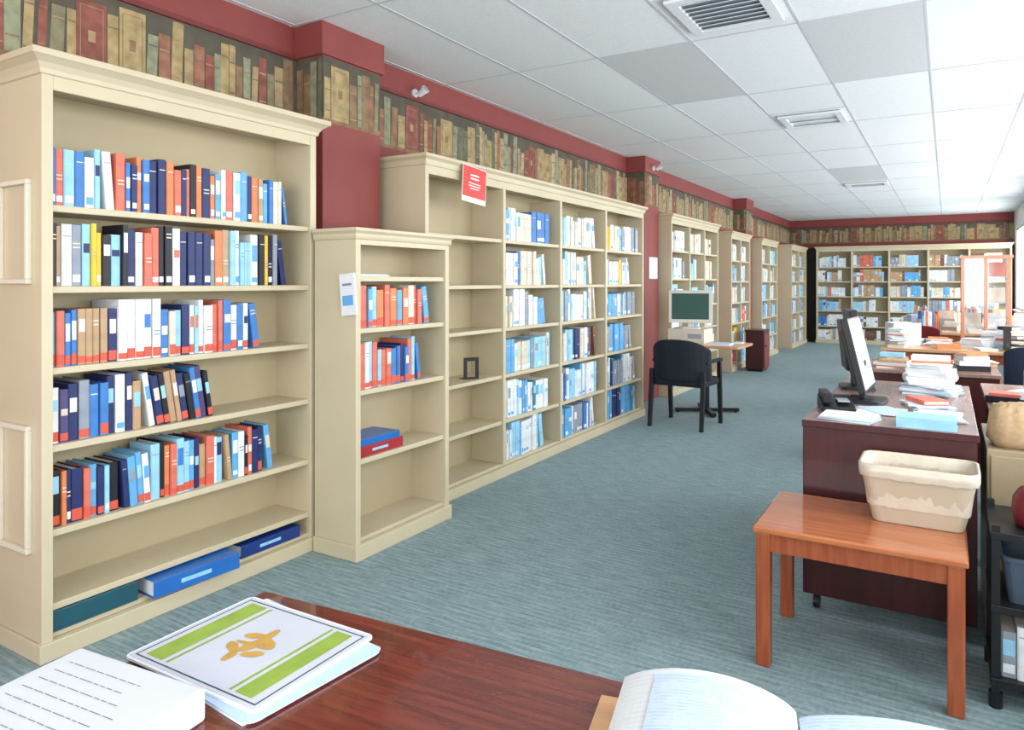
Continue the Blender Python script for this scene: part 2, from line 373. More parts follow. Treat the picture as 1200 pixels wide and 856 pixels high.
def row(case,y0,y1,z,pal,hr,wr=(.016,.042),dr=(.15,.2),group='books',front=-.03,redbase=0.0,lean=True,where='',runs=None,leanmid=0.0,la=(4,9),force=None):
    y=y0+.002; last=None; runl=0; rw=rh=0; idx=0
    base=Matrix.LocRotScale(case.location,case.rotation_euler,None)
    hh=R.uniform(*hr)
    while True:
        w=R.uniform(*wr)
        if R.random()<.6: hh=R.uniform(*hr)
        h=hh+R.uniform(-.006,.006)
        if runs and runl>0: cv=last; runl-=1; w=rw; h=rh
        else:
            cv=pick(pal)
            if runs and R.random()<runs: runl=R.randint(2,4); rw=w; rh=h
        last=cv
        if force and idx in force: cv=force[idx]
        idx+=1
        if y+w>y1: break
        d=min(R.uniform(*dr),.22)
        seg=[]
        light=cv in('white','cream','lt','yellow')
        red=R.random()<redbase
        if red: seg.append((.006,.006+R.uniform(.022,.045),M_labr))
        elif R.random()<.35: seg.append((.015,.015+R.uniform(.02,.03),BM['sky'] if cv=='white' else BM['white']))
        q=R.random()
        if q<.34 and cv!='yellow':
            a=h*R.uniform(.45,.6); seg.append((a,a+h*R.uniform(.12,.35),BM[R.choice(['navy','salmon','sky','blue','lt'] if (light and pal is not P_far and pal is not P_low) else (['lt','sky','grey'] if light else ['white','cream','lt','white']))]))
        elif q<.6:
            a=h*R.uniform(.35,.8); seg.append((a,a+.005,BM['grey' if light else 'cream'])); seg.append((a+.015,a+.02,BM['grey' if light else 'cream']))
        if not seg: seg=[(h*.8,h*.8+.004,BM['grey' if light else 'cream'])]
        M=base@T(front-R.uniform(0,.018),y+w/2,z+.0006); ln=0
        if leanmid and R.random()<leanmid:
            a=math.radians(R.uniform(*la)); sh=h*math.sin(a)+.002
            if y+w+sh<y1:
                M=M@T(0,sh,w/2*math.sin(a)+.0005)@RX(a); ln=1; y+=sh
        SPEC.append(dict(M=M,w=w-.0008,h=h,d=d,cv=cv,seg=seg,group=group,label='%s hardcover book on %s'%(NM.get(cv,cv),where),dist=(M.translation-Vector((0,0,1.4))).length,lean=ln))
        y+=w+R.choice([.0004,.0004,.001,.003])
    if lean and not SPEC[-1]['lean']:
        sp=SPEC[-1]; a=math.radians(8)
        sp['M']=sp['M']@T(0,sp['h']*math.sin(a)+.003,sp['w']/2*math.sin(a)+.0005)@RX(a); sp['lean']=1
    return y
def lean_run(case,y0,n,ang,z,pal,hr,wr,group,where,redbase=.5,front=-.03):
    base=Matrix.LocRotScale(case.location,case.rotation_euler,None); a=math.radians(ang)
    y=y0+hr[1]*math.sin(a)+.003
    for i in range(n):
        w=R.uniform(*wr); h=R.uniform(*hr); cv=pick(pal); light=cv in('white','cream','lt')
        seg=[]
        if R.random()<redbase: seg.append((.006,.04,M_labr))
        if R.random()<.6: seg.append((h*.5,h*.5+h*.25,BM['sky' if light else R.choice(['white','lt','cream','grey'])]))
        if not seg: seg=[(h*.8,h*.8+.004,BM['grey'])]
        M=base@T(front-R.uniform(0,.015),y,z+.0008)@RX(a)@T(0,w/2,0)
        SPEC.append(dict(M=M,w=w-.001,h=h,d=R.uniform(.15,.19),cv=cv,seg=seg,group=group,label='%s hardcover book on %s'%(NM.get(cv,cv),where),dist=(M.translation-Vector((0,0,1.4))).length,lean=1))
        y+=w/math.cos(a)+.0015
    return y
W1='a shelf of the tall bookcase'
row(c1,.045,1.17,1.69,P_mix,(.19,.24),group='books on the top shelf of the tall bookcase',where=W1,leanmid=.05)
row(c1,.045,1.15,1.385,P_warm,(.205,.255),group='books on the second shelf of the tall bookcase',where=W1,runs=.12,force={5:'yellow',6:'yellow'})
row(c1,.045,1.00,1.08,P_sal,(.195,.245),redbase=.85,group='books on the third shelf of the tall bookcase',where=W1,runs=.1)
g4='books on the fourth shelf of the tall bookcase'
ye=row(c1,.045,.44,.79,P_dark,(.20,.245),redbase=.5,group=g4,where=W1,lean=False)
lean_run(c1,ye,10,9,.79,P_dark,(.205,.235),(.022,.034),g4,W1)
g5='books on the fifth shelf of the tall bookcase'
ye=row(c1,.045,.32,.475,P_low5,(.19,.23),redbase=.6,group=g5,where=W1,lean=False)
ye=lean_run(c1,ye,4,4,.475,P_low5,(.195,.225),(.022,.034),g5,W1)
row(c1,ye+.002,1.08,.475,P_low5,(.19,.235),redbase=.6,group=g5,where=W1,leanmid=.05)
W2='a shelf of the short bookcase'
row(c2,.04,.66,1.165,dict(salmon=4,orange=3,sky=4,lt=5,white=2,cream=2),(.19,.22),(.03,.055),redbase=.8,group='books on the short bookcase',where=W2)
row(c2,.04,.58,.85,dict(salmon=4,blue=3,lt=4,white=3,navy=2),(.19,.24),(.02,.04),redbase=.95,group='books on the short bookcase',where=W2)
W3='the long built-in bookcase'
zs=[1.71,1.38,1.07,.73,.40,.09]
for (b0,b1) in ((.94,1.78),(1.83,2.70),(2.75,3.66)):
    for i,z in enumerate(zs):
        fill=R.uniform(.72,.97)
        row(c3,b0,b0+(b1-b0)*fill,z,P_far if i<3 else P_low,(.21,.28),(.022,.07),group='books on the long built-in bookcase',where=W3,runs=.4,lean=(fill<.85))
for case,bays in ((c4,[(.035,.73),(.77,1.40),(1.44,2.06)]),(c5,[(.035,.6),(.64,1.21)]),(c6,[(.035,.68),(.72,1.36)]),(c7,[(.035,.88),(.92,1.81)]),(c8,[(.035,.73),(.77,1.48),(1.52,2.23),(2.27,2.98),(3.02,3.70)])):
    for (b0,b1) in bays:
        for z in ([1.8,1.45,1.1,.78,.43,.09] if case is c4 else [1.75,1.42,1.08,.75,.4,.09]):
            row(case,b0,b0+(b1-b0)*R.uniform(.65,.98),z,dict(P_far) if case is not c8 else P_far|dict(brown=2,tan=3,grey=5),(.2,.27),(.03,.08),group='books at the end of the room',where='a distant bookcase',runs=.4,lean=False)
cart=thing('book_cart','black metal cart crowded with dark books and tubs','cart',(.122,2.84,0))
for x in (.015,.635):
    for y in (.015,.345):
        MB().box(x-.012,x+.012,y-.012,y+.012,.05,.60,M_black).cyl((x,y),.02,.02,0,.05,M_black,12).obj('post',cart)
for z in (.08,.32,.56):
    MB().box(.0,.65,0,.36,z,z+.018,M_black).box(0,.65,-.004,0,z-.005,z+.02,M_black).obj('shelf',cart,bevel=.003)
cr=bpy.data.objects.new('tmp',None); cr.location=(.14,2.85,0); cr.rotation_euler=(0,0,-math.pi/2)
row(cr,.01,.60,.0985,dict(black=8,navy=3,brown=2,grey=3,white=2,lt=1),(.11,.20),(.014,.05),dr=(.14,.18),group='books on the black cart',where='the black metal cart',front=-.0,lean=False,leanmid=.45,la=(5,16))
row(cr,.30,.60,.3385,dict(black=6,navy=3,grey=3,white=2,lt=2),(.11,.20),(.014,.05),dr=(.14,.18),group='books on the black cart',where='the black metal cart',front=-.0,lean=False,leanmid=.45,la=(5,16))
bpy.data.objects.remove(cr)
SPEC.sort(key=lambda s:s['dist'])
stuff=MB()
for i,sp in enumerate(SPEC):
    if i<296:
        mb=MB(); book_geo(mb,sp['w'],sp['h'],sp['d'],sp['cv'],sp['seg'],Matrix.Identity(4))
        o=mb.obj('book',label=sp['label']+(', leaning' if sp['lean'] else ''),category='book',group=sp['group'])
        o.matrix_world=sp['M']
    else: book_geo(stuff,sp['w'],sp['h'],sp['d'],sp['cv'],sp['seg'],sp['M'],simple=True)
stuff.obj('book_rows',kind='stuff',label='rows of pale and blue books on distant cream bookcases',category='books')
print('BOOKS',len(SPEC))

# ------------------------------------------------------------------ binders
def binder(label,loc,W,D,H,m,rz=0,lab=True,group='ring binders'):
    e=thing('ring_binder',label,'binder',loc,rz,group)
    b=MB(); b.box(-D,0,0,W,0,.004,m).box(-D,0,0,W,H-.004,H,m).box(-.004,0,0,W,.004,H-.004,m); b.obj('cover',e,bevel=.0015)
    MB().box(-D+.01,-.012,.008,W-.008,.005,H-.005,M_white).obj('pages',e)
    if lab: MB().box(0,.001,W*.3,W*.65,H*.38,H*.62,BM['lt']).obj('spine_label',e)
    return e
Mb_dg=mat('binder_dark_green',(34,84,96),.35,.05,8); Mb_bl=mat('binder_blue',(40,104,180),.3,.05,8); Mb_nv=mat('binder_navy',(28,56,124),.35,.05,8); Mb_rd=mat('binder_red',(160,44,54),.35,.05,8)
binder('dark green ring binder lying flat on the bottom shelf',(-2.852,1.405,.0906),.33,.21,.08,Mb_dg,lab=False)
binder('bright blue ring binder lying flat on the bottom shelf',(-2.80,1.77,.0906),.40,.24,.072,Mb_bl,math.radians(-4))
binder('navy ring binder lying flat on the bottom shelf',(-2.85,2.24,.0906),.36,.2,.06,Mb_nv)
binder('red ring binder lying flat on the short bookcase',(-2.56,2.72,.5006),.35,.2,.055,Mb_rd)
binder('blue ring binder stacked on a red binder',(-2.565,2.74,.5562),.31,.19,.035,Mb_bl,lab=False)
MB().box(-.19,0,0,.24,0,.006,M_white).box(-.18,-.01,.01,.235,.006,.012,M_bluep).obj('paper_stack',loc=(-2.57,2.73,1.4306),label='loose papers lying on the upper shelf of the short bookcase',category='papers')
e=thing('bookend','black metal bookend standing on an empty shelf','bookend',(-2.84,4.05,.7306),math.radians(-35))
MB().box(-.1,0,0,.11,0,.002,M_black).obj('base_plate',e)
MB().box(-.006,0,0,.025,.002,.15,M_black).box(-.006,0,.085,.11,.002,.15,M_black).box(-.006,0,.025,.085,.125,.15,M_black).obj('upright',e)
Mp=RY(math.radians(-5))
MB().box(0,.10,.0,.012,0,.21,M_white,M=Mp).box(.015,.085,-.002,.0,.05,.1,BM['sky'],M=Mp).box(.02,.08,-.002,0,.15,.16,M_text,M=Mp).obj('pamphlet',loc=(-2.60,2.642,1.23),label='white paper pamphlet clipped to the short bookcase side',category='pamphlet')
Ms=RX(math.radians(-4))
b=MB().box(0,.0015,0,.28,0,.24,M_white,M=Ms).box(.0015,.002,.005,.275,.035,.236,M_signred,M=Ms)
for (p,q,r0,r1) in ((.09,.19,.178,.188),(.09,.19,.155,.165),(.07,.21,.125,.131),(.07,.21,.108,.114),(.09,.19,.091,.097)): b.box(.002,.0025,p,q,r0,r1,M_white,M=Ms)
b.obj('sign',loc=(-2.690,3.81,1.935),label='red and white paper sign taped to the bookcase top',category='sign')
e=thing('notice','small white notice mounted on the red pilaster','notice',(PX,8.1,1.44))
MB().box(0,.012,0,.28,0,.26,M_ltgrey).obj('frame',e,bevel=.002); MB().box(.012,.013,.02,.26,.02,.24,M_white).obj('paper',e)
for (x,y,z) in ((XW,4.0,2.74),(PX+.02,8.2,2.76)):
    e=thing('spotlight','small white spotlight on a wall bracket near the ceiling','spotlight',(x,y,z),0,'small wall spotlights')
    MB().cyl((0,0),.03,.03,0,.015,M_vent,16,'x').cyl((0,0),.008,.008,.015,.06,M_vent,10,'x').obj('bracket',e)
    MB().cyl((0,0),.018,.03,-.035,.035,M_vent,18,'z',M=T(.075,0,0)@RY(math.radians(60))).obj('lamp_head',e)
    MB().cyl((0,0),.024,.024,.035,.037,M_ventd,18,'z',M=T(.075,0,0)@RY(math.radians(60))).obj('lens',e)

# ------------------------------------------------------------------ near table
def apron4(e,x0,x1,y0,y1,z0,z1,m,t=.02):
    for q in ((x0,x1,y0,y0+t),(x0,x1,y1-t,y1),(x0,x0+t,y0+t,y1-t),(x1-t,x1,y0+t,y1-t)):
        MB().box(*q,z0,z1,m).obj('apron',e)
a5=math.radians(5)
tb=thing('table','polished reddish mahogany library table with papers on it','table',(-1.231,1.026,0),a5)
MB().box(0,1.75,-.95,0,.722,.75,M_mahog).obj('tabletop',tb,bevel=.004)
apron4(tb,.06,1.69,-.89,-.06,.64,.722,M_mahog)
for x in (.05,1.63):
    for y in (-.9,-.11): MB().box(x,x+.06,y,y+.06,0,.64,M_mahog).obj('leg',tb,bevel=.004)
def slab(w,d,z0,z1,r,mt,mb,cx=0,cy=0): mb.loft([rr(w,d,r,z0,4,cx,cy),rr(w,d,r,z1,4,cx,cy)],mt)
e=thing('paper_stack','white sheets fanned under the green magazine','papers',(-1.035,.845,.7506),math.radians(-5))
b=MB(); slab(.335,.275,0,.003,.004,M_white,b); b.obj('sheet',e)
b=MB(); slab(.335,.27,.003,.006,.02,M_bluep,b,.012,-.002); b.obj('sheet',e)
mg=thing('magazine','glossy magazine with green bands and gold emblem','magazine',(-1.045,.845,.757),math.radians(1))
b=MB(); slab(.325,.27,0,.004,.012,M_white,b); b.obj('pages',mg)
b=MB(); z=.0042
def strip(x0,x1,y0,y1,m,dz=0): b.quad([(x0,y0,z+dz),(x1,y0,z+dz),(x1,y1,z+dz),(x0,y1,z+dz)],m)
strip(-.158,.158,-.13,.13,mat('magazine_cover',(196,200,212),.25,.03,8))
for x0,x1,y0,y1 in ((-.15,.15,-.122,-.119),(-.15,.15,.119,.122),(-.15,-.147,-.119,.119),(.147,.15,-.119,.119)): strip(x0,x1,y0,y1,M_dgreen,.0003)
strip(-.135,-.092,-.112,.112,M_green,.0003); strip(-.082,-.076,-.112,.112,M_green,.0003)
strip(.092,.13,-.112,.112,M_green,.0003); strip(.078,.084,-.112,.112,M_green,.0003)
for (cx,cy,L,Wd,an) in ((0,0,.06,.022,80),(-.02,.025,.048,.018,20),(.02,.018,.05,.018,150),(-.025,-.022,.045,.018,-30),(.025,-.022,.042,.018,210),(0,.042,.04,.016,95),(-.005,-.045,.036,.016,-80),(.0,.0,.08,.010,5)):
    a=math.radians(an); ca,sa=math.cos(a),math.sin(a); pts=[]
    for t in range(10):
        th=2*math.pi*t/10; px=L*.5*math.cos(th); py=Wd*.5*math.sin(th)*(1+.2*(t%2)); pts.append((cx+px*ca-py*sa,cy+px*sa+py*ca,z+.0006+.00008*(an+90)/50))
    b.quad(pts,M_gold)
b.obj('cover_print',mg)
wb=thing('document_box','thick white document folder with printed lines of text','document folder',(-1.222,.646,.7506),math.radians(6))
MB().box(0,.285,-.36,0,0,.048,mat('folder_white',(202,205,208),.6,.02,10)).obj('body',wb,bevel=.005)
b=MB()
for k in range(12):
    y=-.04-.024*k; x=.03; x1=.25-R.uniform(0,.07)
    while x<x1:
        L=R.uniform(.008,.03); b.quad([(x,y,.0484),(min(x+L,x1),y,.0484),(min(x+L,x1),y+.0016,.0484),(x,y+.0016,.0484)],M_text); x+=L+.004
b.obj('printed_text',wb)
ob=thing('open_book','large open reference book with curved pale pages','book',(-.148,.938,.7506),math.radians(13))
MB().box(-.285,.27,-.17,.162,0,.006,M_oak).obj('cover',ob,bevel=.002)
hl=lambda s: .016+.050*(math.sin(math.pi*min(1,s*.93+.02))**.5)
for sg in (-1,1):
    b=MB(); N=26; rings=[]
    for i in range(N+1):
        s=i/N; x=sg*(.002+.245*s)
        h=hl(s) if sg<0 else .016+.026*(math.sin(math.pi*min(1,s*.85+.02))**.6)
        rings.append([(x,-.16,.0065),(x,.150,.0065),(x,.155,.0065+h),(x,-.16,.0065+h)])
    b.loft(rings,M_page if sg<0 else M_page2); b.obj('page_block',ob)
b=MB(); N=14; r0=[]
for i in range(N+1):
    s=.10+.70*i/N; r0.append((-(.002+.245*s),hl(s)+.0080))
for (xa,ha),(xb,hb) in zip(r0,r0[1:]): b.quad([(xa,-.15,ha),(xb,-.15,hb),(xb,.135,hb+.001),(xa,.135,ha+.001)],M_page2)
b.obj('loose_page',ob)

# ------------------------------------------------------------------ orange side table
st=thing('side_table','small orange oak side table with square legs','side table',(-.61,2.70,0))
MB().box(0,.67,0,.52,.487,.51,M_orange).obj('tabletop',st,bevel=.006)
apron4(st,.02,.65,.02,.50,.42,.487,M_orleg)
for x in (.01,.61):
    for y in (.01,.46): MB().box(x,x+.05,y,y+.05,0,.487,M_orleg).obj('leg',st,bevel=.005)
bn=thing('waste_bin','beige tapered plastic waste bin with thin wrinkled liner','waste bin',(-.093,3.09,.5106))
b=MB(); b.loft([rr(.29,.19,.03,0),rr(.295,.195,.03,.003),rr(.378,.258,.04,.205)],M_cream,True,False)
b.loft([rr(.378,.258,.04,.205),rr(.37,.25,.04,.205),rr(.29,.19,.03,.008)],M_cream,False,True); b.obj('body',bn)
b=MB(); b.loft([rr(.374,.254,.04,.198),rr(.382,.262,.042,.200),rr(.384,.264,.042,.213),rr(.374,.254,.04,.213),rr(.364,.244,.04,.200)],M_cream,False,False); b.obj('rim',bn,bevel=.002)
rl=random.Random(5)
def dense(w,d,r,z,amp,N=72):
    base=rr(w,d,r,z,6); pts=[]
    seg=[(Vector(base[i]),Vector(base[(i+1)%len(base)])) for i in range(len(base))]
    tot=sum((q-p).length for p,q in seg)
    for k in range(N):
        s=tot*k/N
        for p,q in seg:
            L=(q-p).length
            if s<=L: v=p.lerp(q,s/L if L else 0); break
            s-=L
        nn=Vector((v.x,v.y,0)).normalized()
        v=v+nn*rl.uniform(0,amp)+Vector((0,0,rl.uniform(-amp,amp))); pts.append(tuple(v))
    return pts
b=MB(); b.loft([dense(.378,.258,.045,.168,.003),dense(.386,.266,.045,.186,.0025),dense(.388,.268,.045,.2145,.0008),dense(.366,.246,.045,.2165,.001),dense(.354,.236,.04,.17,.003),dense(.33,.215,.04,.06,.004)],M_liner,False,False); b.obj('liner',bn,smooth=True)

# ------------------------------------------------------------------ reception desk
dk=thing('desk','dark cherry desk with end panel and casters','desk',(-.53,3.28,0))
MB().box(0,.635,0,1.55,.785,.81,M_desktop).box(-.003,.638,-.004,0,.783,.812,M_desk).obj('desktop',dk,bevel=.003)
MB().box(.0,.63,.004,.03,.07,.785,M_desk).obj('end_panel',dk,bevel=.003)
MB().box(.0,.63,1.52,1.545,.07,.785,M_desk).obj('end_panel',dk,bevel=.003)
MB().box(.03,.05,.03,1.52,.2,.785,M_desk).obj('modesty_panel',dk)
for x in (.05,.58):
    for y in (.05,1.49): 
        MB().cyl((y,.03),.03,.03,x-.012,x+.012,M_black,16,'x').box(x-.006,x+.006,y-.006,y+.006,.04,.07,M_metal).obj('caster',dk)
def monitor(loc,rz,W,H,tilt,label,mf=M_black,sm=M_ltgrey,lift=.1,depth=.05,inset=.012):
    e=thing('computer_monitor',label,'monitor',loc,rz)
    MB().loft([rr(.18,.22,.04,0),rr(.17,.21,.04,.015)],mf).obj('stand_base',e)
    MB().box(-.03,-.005,-.03,.03,.015,lift+H*.4,mf).obj('stand_neck',e,bevel=.004)
    M=T(0,0,lift)@RY(math.radians(-tilt))
    MB().box(-depth*.35,.02,-W/2,W/2,0,H,mf,M=M).box(-depth,-depth*.35,-W*.35,W*.35,H*.12,H*.85,mf,M=M).obj('housing',e,bevel=.004)
    MB().box(.02,.021,-W/2+inset,W/2-inset,inset*1.1,H-inset,sm,M=M).obj('screen',e)
    return e
monitor((-.34,3.95,.8106),math.radians(-2),.38,.36,13,'slim monitor with pale screen seen edge-on on the desk',M_black,M_ltgrey,.06,.035)
monitor((-.43,4.42,.8106),math.radians(12),.38,.37,6,'black flat monitor on the dark desk',M_black,M_screen,.07,.06)
e=thing('telephone','black desk telephone with handset','telephone',(-.44,3.62,.8106),math.radians(15))
MB().loft([[(-.07,-.09,0),(.07,-.09,0),(.07,.09,0),(-.07,.09,0)],[(-.07,-.09,.025),(.07,-.09,.025),(.07,.09,.06),(-.07,.09,.06)]],M_black).obj('body',e,bevel=.004)
MB().box(-.065,-.025,-.09,.09,.055,.085,M_black).box(-.065,-.02,-.09,-.05,.04,.07,M_black).obj('handset',e,bevel=.006)
MB().box(0,.05,-.06,.02,.045,.052,M_grey).obj('keypad',e)
def item(kind,x,y,z,rz,sc_=1.0,c=None,grp='clutter on the desks'):
    c=c or R.choice(['white','lt','white','cream','white','salmon','white','tan','lt','orange','black'])
    nm=NM.get(c,c)
    if kind=='paper_stack':
        w,d=.21*sc_,.28*sc_; h=R.uniform(.012,.05); b=MB(); k=4
        for q in range(k): b.box(-w/2,w/2,-d/2,d/2,h*q/k,h*(q+1)/k,BM[c] if q==1 else M_white,M=RZ(math.radians(R.uniform(-12,12))))
        b.obj('paper_stack',loc=(x,y,z),rot=(0,0,rz),label='uneven stack of white and %s papers on a desk'%nm,category='papers',group=grp); return h
    if kind=='sheets':
        w,d=.21*sc_,.28*sc_; e=thing('loose_sheets','loose overlapping sheets of paper on a desk','papers',(x,y,z),rz,grp)
        for q in range(4):
            MB().box(-w/2,w/2,-d/2,d/2,q*.0016,q*.0016+.001,R.choice([M_white,M_white,M_bluep,BM['cream']]),M=T(R.uniform(-.03,.03),R.uniform(-.03,.03),0)@RZ(R.uniform(-.5,.5))).obj('sheet',e)
        return .0075
    if kind=='book':
        w,d=.17*sc_,.24*sc_; h=R.uniform(.015,.045); b=MB()
        b.box(-w/2,w/2,-d/2,d/2,0,.003,BM[c]).box(-w/2,w/2,-d/2,d/2,h-.003,h,BM[c]).box(-w/2,-w/2+.004,-d/2,d/2,.003,h-.003,BM[c]).box(-w/2+.004,w/2-.005,-d/2+.004,d/2-.004,.003,h-.003,M_paperedge)
        b.obj('book',loc=(x,y,z),rot=(0,0,rz),label='%s book lying flat on a desk'%nm,category='book',group=grp); return h
    if kind=='tray':
        w,d=.24*sc_,.32*sc_; m=R.choice([M_ltgrey,M_black,BM['cream']]); e=thing('letter_tray','stacked desk letter tray holding papers','letter tray',(x,y,z),rz,grp)
        for k in range(3):
            zz=k*.07
            MB().box(-w/2,w/2,-d/2,d/2,zz,zz+.004,m).box(-w/2,-w/2+.004,-d/2,d/2,zz+.004,zz+.07,m).box(w/2-.004,w/2,-d/2,d/2,zz+.004,zz+.07,m).obj('tray',e)
            MB().box(-w/2+.01,w/2-.01,-d/2+.01,d/2-.01,zz+.0045,zz+.0045+R.uniform(.01,.05),M_paperedge).obj('papers',e)
        return .21
    if kind=='files':
        # upright row of folders in a desktop file holder
        w,d=.26*sc_,.24*sc_; e=thing('file_holder','desktop file holder with upright folders','file holder',(x,y,z),rz,grp)
        m=R.choice([M_black,M_grey,M_ltgrey])
        MB().box(-w/2,w/2,-d/2,d/2,0,.006,m).box(-w/2,-w/2+.005,-d/2,d/2,.006,.16,m).box(w/2-.005,w/2,-d/2,d/2,.006,.16,m).obj('frame',e)
        xx=-w/2+.012
        while xx<w/2-.03:
            t=R.uniform(.006,.022); MB().box(xx,xx+t,-d/2+.01,d/2-.01,.0065,R.uniform(.2,.27),BM[R.choice(['salmon','orange','white','lt','cream','tan','blue'])]).obj('folder',e); xx+=t+.004
        return .27
    if kind=='box':
        w,d,h=.24*sc_,.30*sc_,R.uniform(.10,.25); m=R.choice([M_card,M_white,M_white,M_bluep]); b=MB(); t=.004
        b.box(-w/2,w/2,-d/2,d/2,0,t,m).box(-w/2,w/2,-d/2,-d/2+t,t,h,m).box(-w/2,w/2,d/2-t,d/2,t,h,m).box(-w/2,-w/2+t,-d/2+t,d/2-t,t,h,m).box(w/2-t,w/2,-d/2+t,d/2-t,t,h,m)
        b.box(-w/2+.02,w/2-.02,-d/2+.02,d/2-.02,t,h*.8,M_paperedge)
        b.obj('storage_box',loc=(x,y,z),rot=(0,0,rz),label='open storage box full of papers on a desk',category='box',group=grp); return h
def clutter(x0,x1,y0,y1,z,n,taken=None,kinds=('paper_stack','sheets','paper_stack','book','box','book','tray','files')):
    taken=list(taken or []); tries=0; k=0
    while k<n and tries<3000:
        tries+=1; kd=R.choice(kinds); rad={'paper_stack':.145,'book':.12,'box':.172,'tray':.176,'sheets':.16,'files':.165}[kd]
        x=R.uniform(x0+rad*.8,x1-rad*.8) if x1-x0>2*rad else (x0+x1)/2; y=R.uniform(y0+rad,y1-rad)
        if any((x-a)**2+(y-b_)**2<(rad+r)**2*.92 for a,b_,r in taken): continue
        taken.append((x,y,rad)); k+=1
        rz=math.radians(R.choice([0,90])+R.uniform(-28,28)); 
        h=item(kd,x,y,z,rz,.88)
        if kd in('paper_stack','book','sheets'):
            lv=R.choice([0,1,2,2,3,5]); zz=z+h+.0012; s2=.8
            for q in range(lv):
                hh=item(R.choice(['book','paper_stack']),x,y,zz,rz+R.uniform(-.5,.5),s2); zz+=hh+.0012; s2*=.94
item('sheets',-.25,3.66,.8106,.2,.75)
item('book',-.07,3.385,.8106,math.radians(88),.88,'lt')
item('paper_stack',-.36,3.40,.8106,math.radians(86),.75,'lt')
item('paper_stack',-.03,3.62,.8106,.1,.8,'white')
h=item('paper_stack',-.08,3.92,.8106,.25,.8,'lt'); item('book',-.08,3.92,.812+h,.5,.7,'salmon')
clutter(-.2,.1,4.09,4.8,.8106,4,[(-.43,4.42,.2)])
fc=thing('file_cabinet','tan metal filing cabinet beside the desk','filing cabinet',(.13,3.30,0))
MB().box(0,.47,0,.6,0.03,.76,M_creamg).box(.02,.45,.02,.58,0,.03,M_black).obj('body',fc,bevel=.004)
for z in (.06,.41):
    MB().box(.012,.458,-.016,0,z,z+.33,M_creamg).obj('drawer',fc,bevel=.003)
    MB().box(.17,.30,-.034,-.028,z+.25,z+.27,M_metal).box(.17,.176,-.03,-.016,z+.25,z+.27,M_metal).box(.294,.30,-.03,-.016,z+.25,z+.27,M_metal).obj('drawer_handle',fc)
# tan canvas bag on the cabinet
e=thing('tote_bag','slouching tan canvas tote bag on the filing cabinet','bag',(.285,3.43,.7606),math.radians(6))
b=MB(); b.loft([dense(.26,.16,.05,0,.0,48),dense(.29,.19,.06,.03,.006,48),dense(.28,.18,.06,.09,.010,48),dense(.26,.13,.05,.14,.012,48),dense(.22,.06,.028,.165,.006,48)],M_canvas); b.obj('body',e,smooth=True)
h=item('book',.27,3.74,.7606,.1,.95,'cream'); h2=item('book',.27,3.74,.7616+h,.5,.85,'orange'); item('paper_stack',.27,3.74,.7626+h+h2,.0,.75,'white')
item('files',.50,3.72,.7606,.05,.7)
def table(loc,W,D,H,mt,ml,label,rz=0):
    e=thing('table',label,'table',loc,rz)
    MB().box(0,W,0,D,H-.03,H,mt).obj('tabletop',e,bevel=.004)
    apron4(e,.05,W-.05,.04,D-.04,H-.12,H-.03,ml)
    for x in (.03,W-.09):
        for y in (.03,D-.09): MB().box(x,x+.06,y,y+.06,0,H-.12,ml).obj('leg',e,bevel=.004)
    return e
table((.18,4.15,0),.75,1.3,.76,M_desktop,M_desk,'dark work table crowded with paper piles')
clutter(.2,.92,4.17,5.43,.7606,14)
tu=thing('storage_tub','blue grey plastic tub on the black cart','storage tub',(.275,3.0,.3386),0)
b=MB(); b.loft([rr(.20,.22,.02,0),rr(.24,.26,.03,.14),rr(.25,.27,.03,.142),rr(.25,.27,.03,.155),rr(.23,.25,.03,.155),rr(.195,.215,.02,.006)],M_tub); b.obj('body',tu)
e=thing('handbag','rounded maroon leather handbag resting on the black cart','bag',(.29,2.98,.5786))
b=MB(); rings=[rr(.20*s,.14*s,.05*s,z,6) for z,s in ((0,.85),(.012,.95),(.05,1.02),(.09,.98),(.12,.8),(.135,.6))]; b.loft(rings,M_maroon); b.obj('body',e,smooth=True)
b=MB()
for i in range(8):
    a0=math.pi*i/8; a1=math.pi*(i+1)/8
    M0=Vector((.05*math.cos(a0),0,.128+.045*math.sin(a0))); M1=Vector((.05*math.cos(a1),0,.128+.045*math.sin(a1)))
    b.loft([[(p.x,-.005,p.z-.005),(p.x,.005,p.z-.005),(p.x,.005,p.z+.005),(p.x,-.005,p.z+.005)] for p in (M0,M1)],M_black)
b.obj('handle',e)

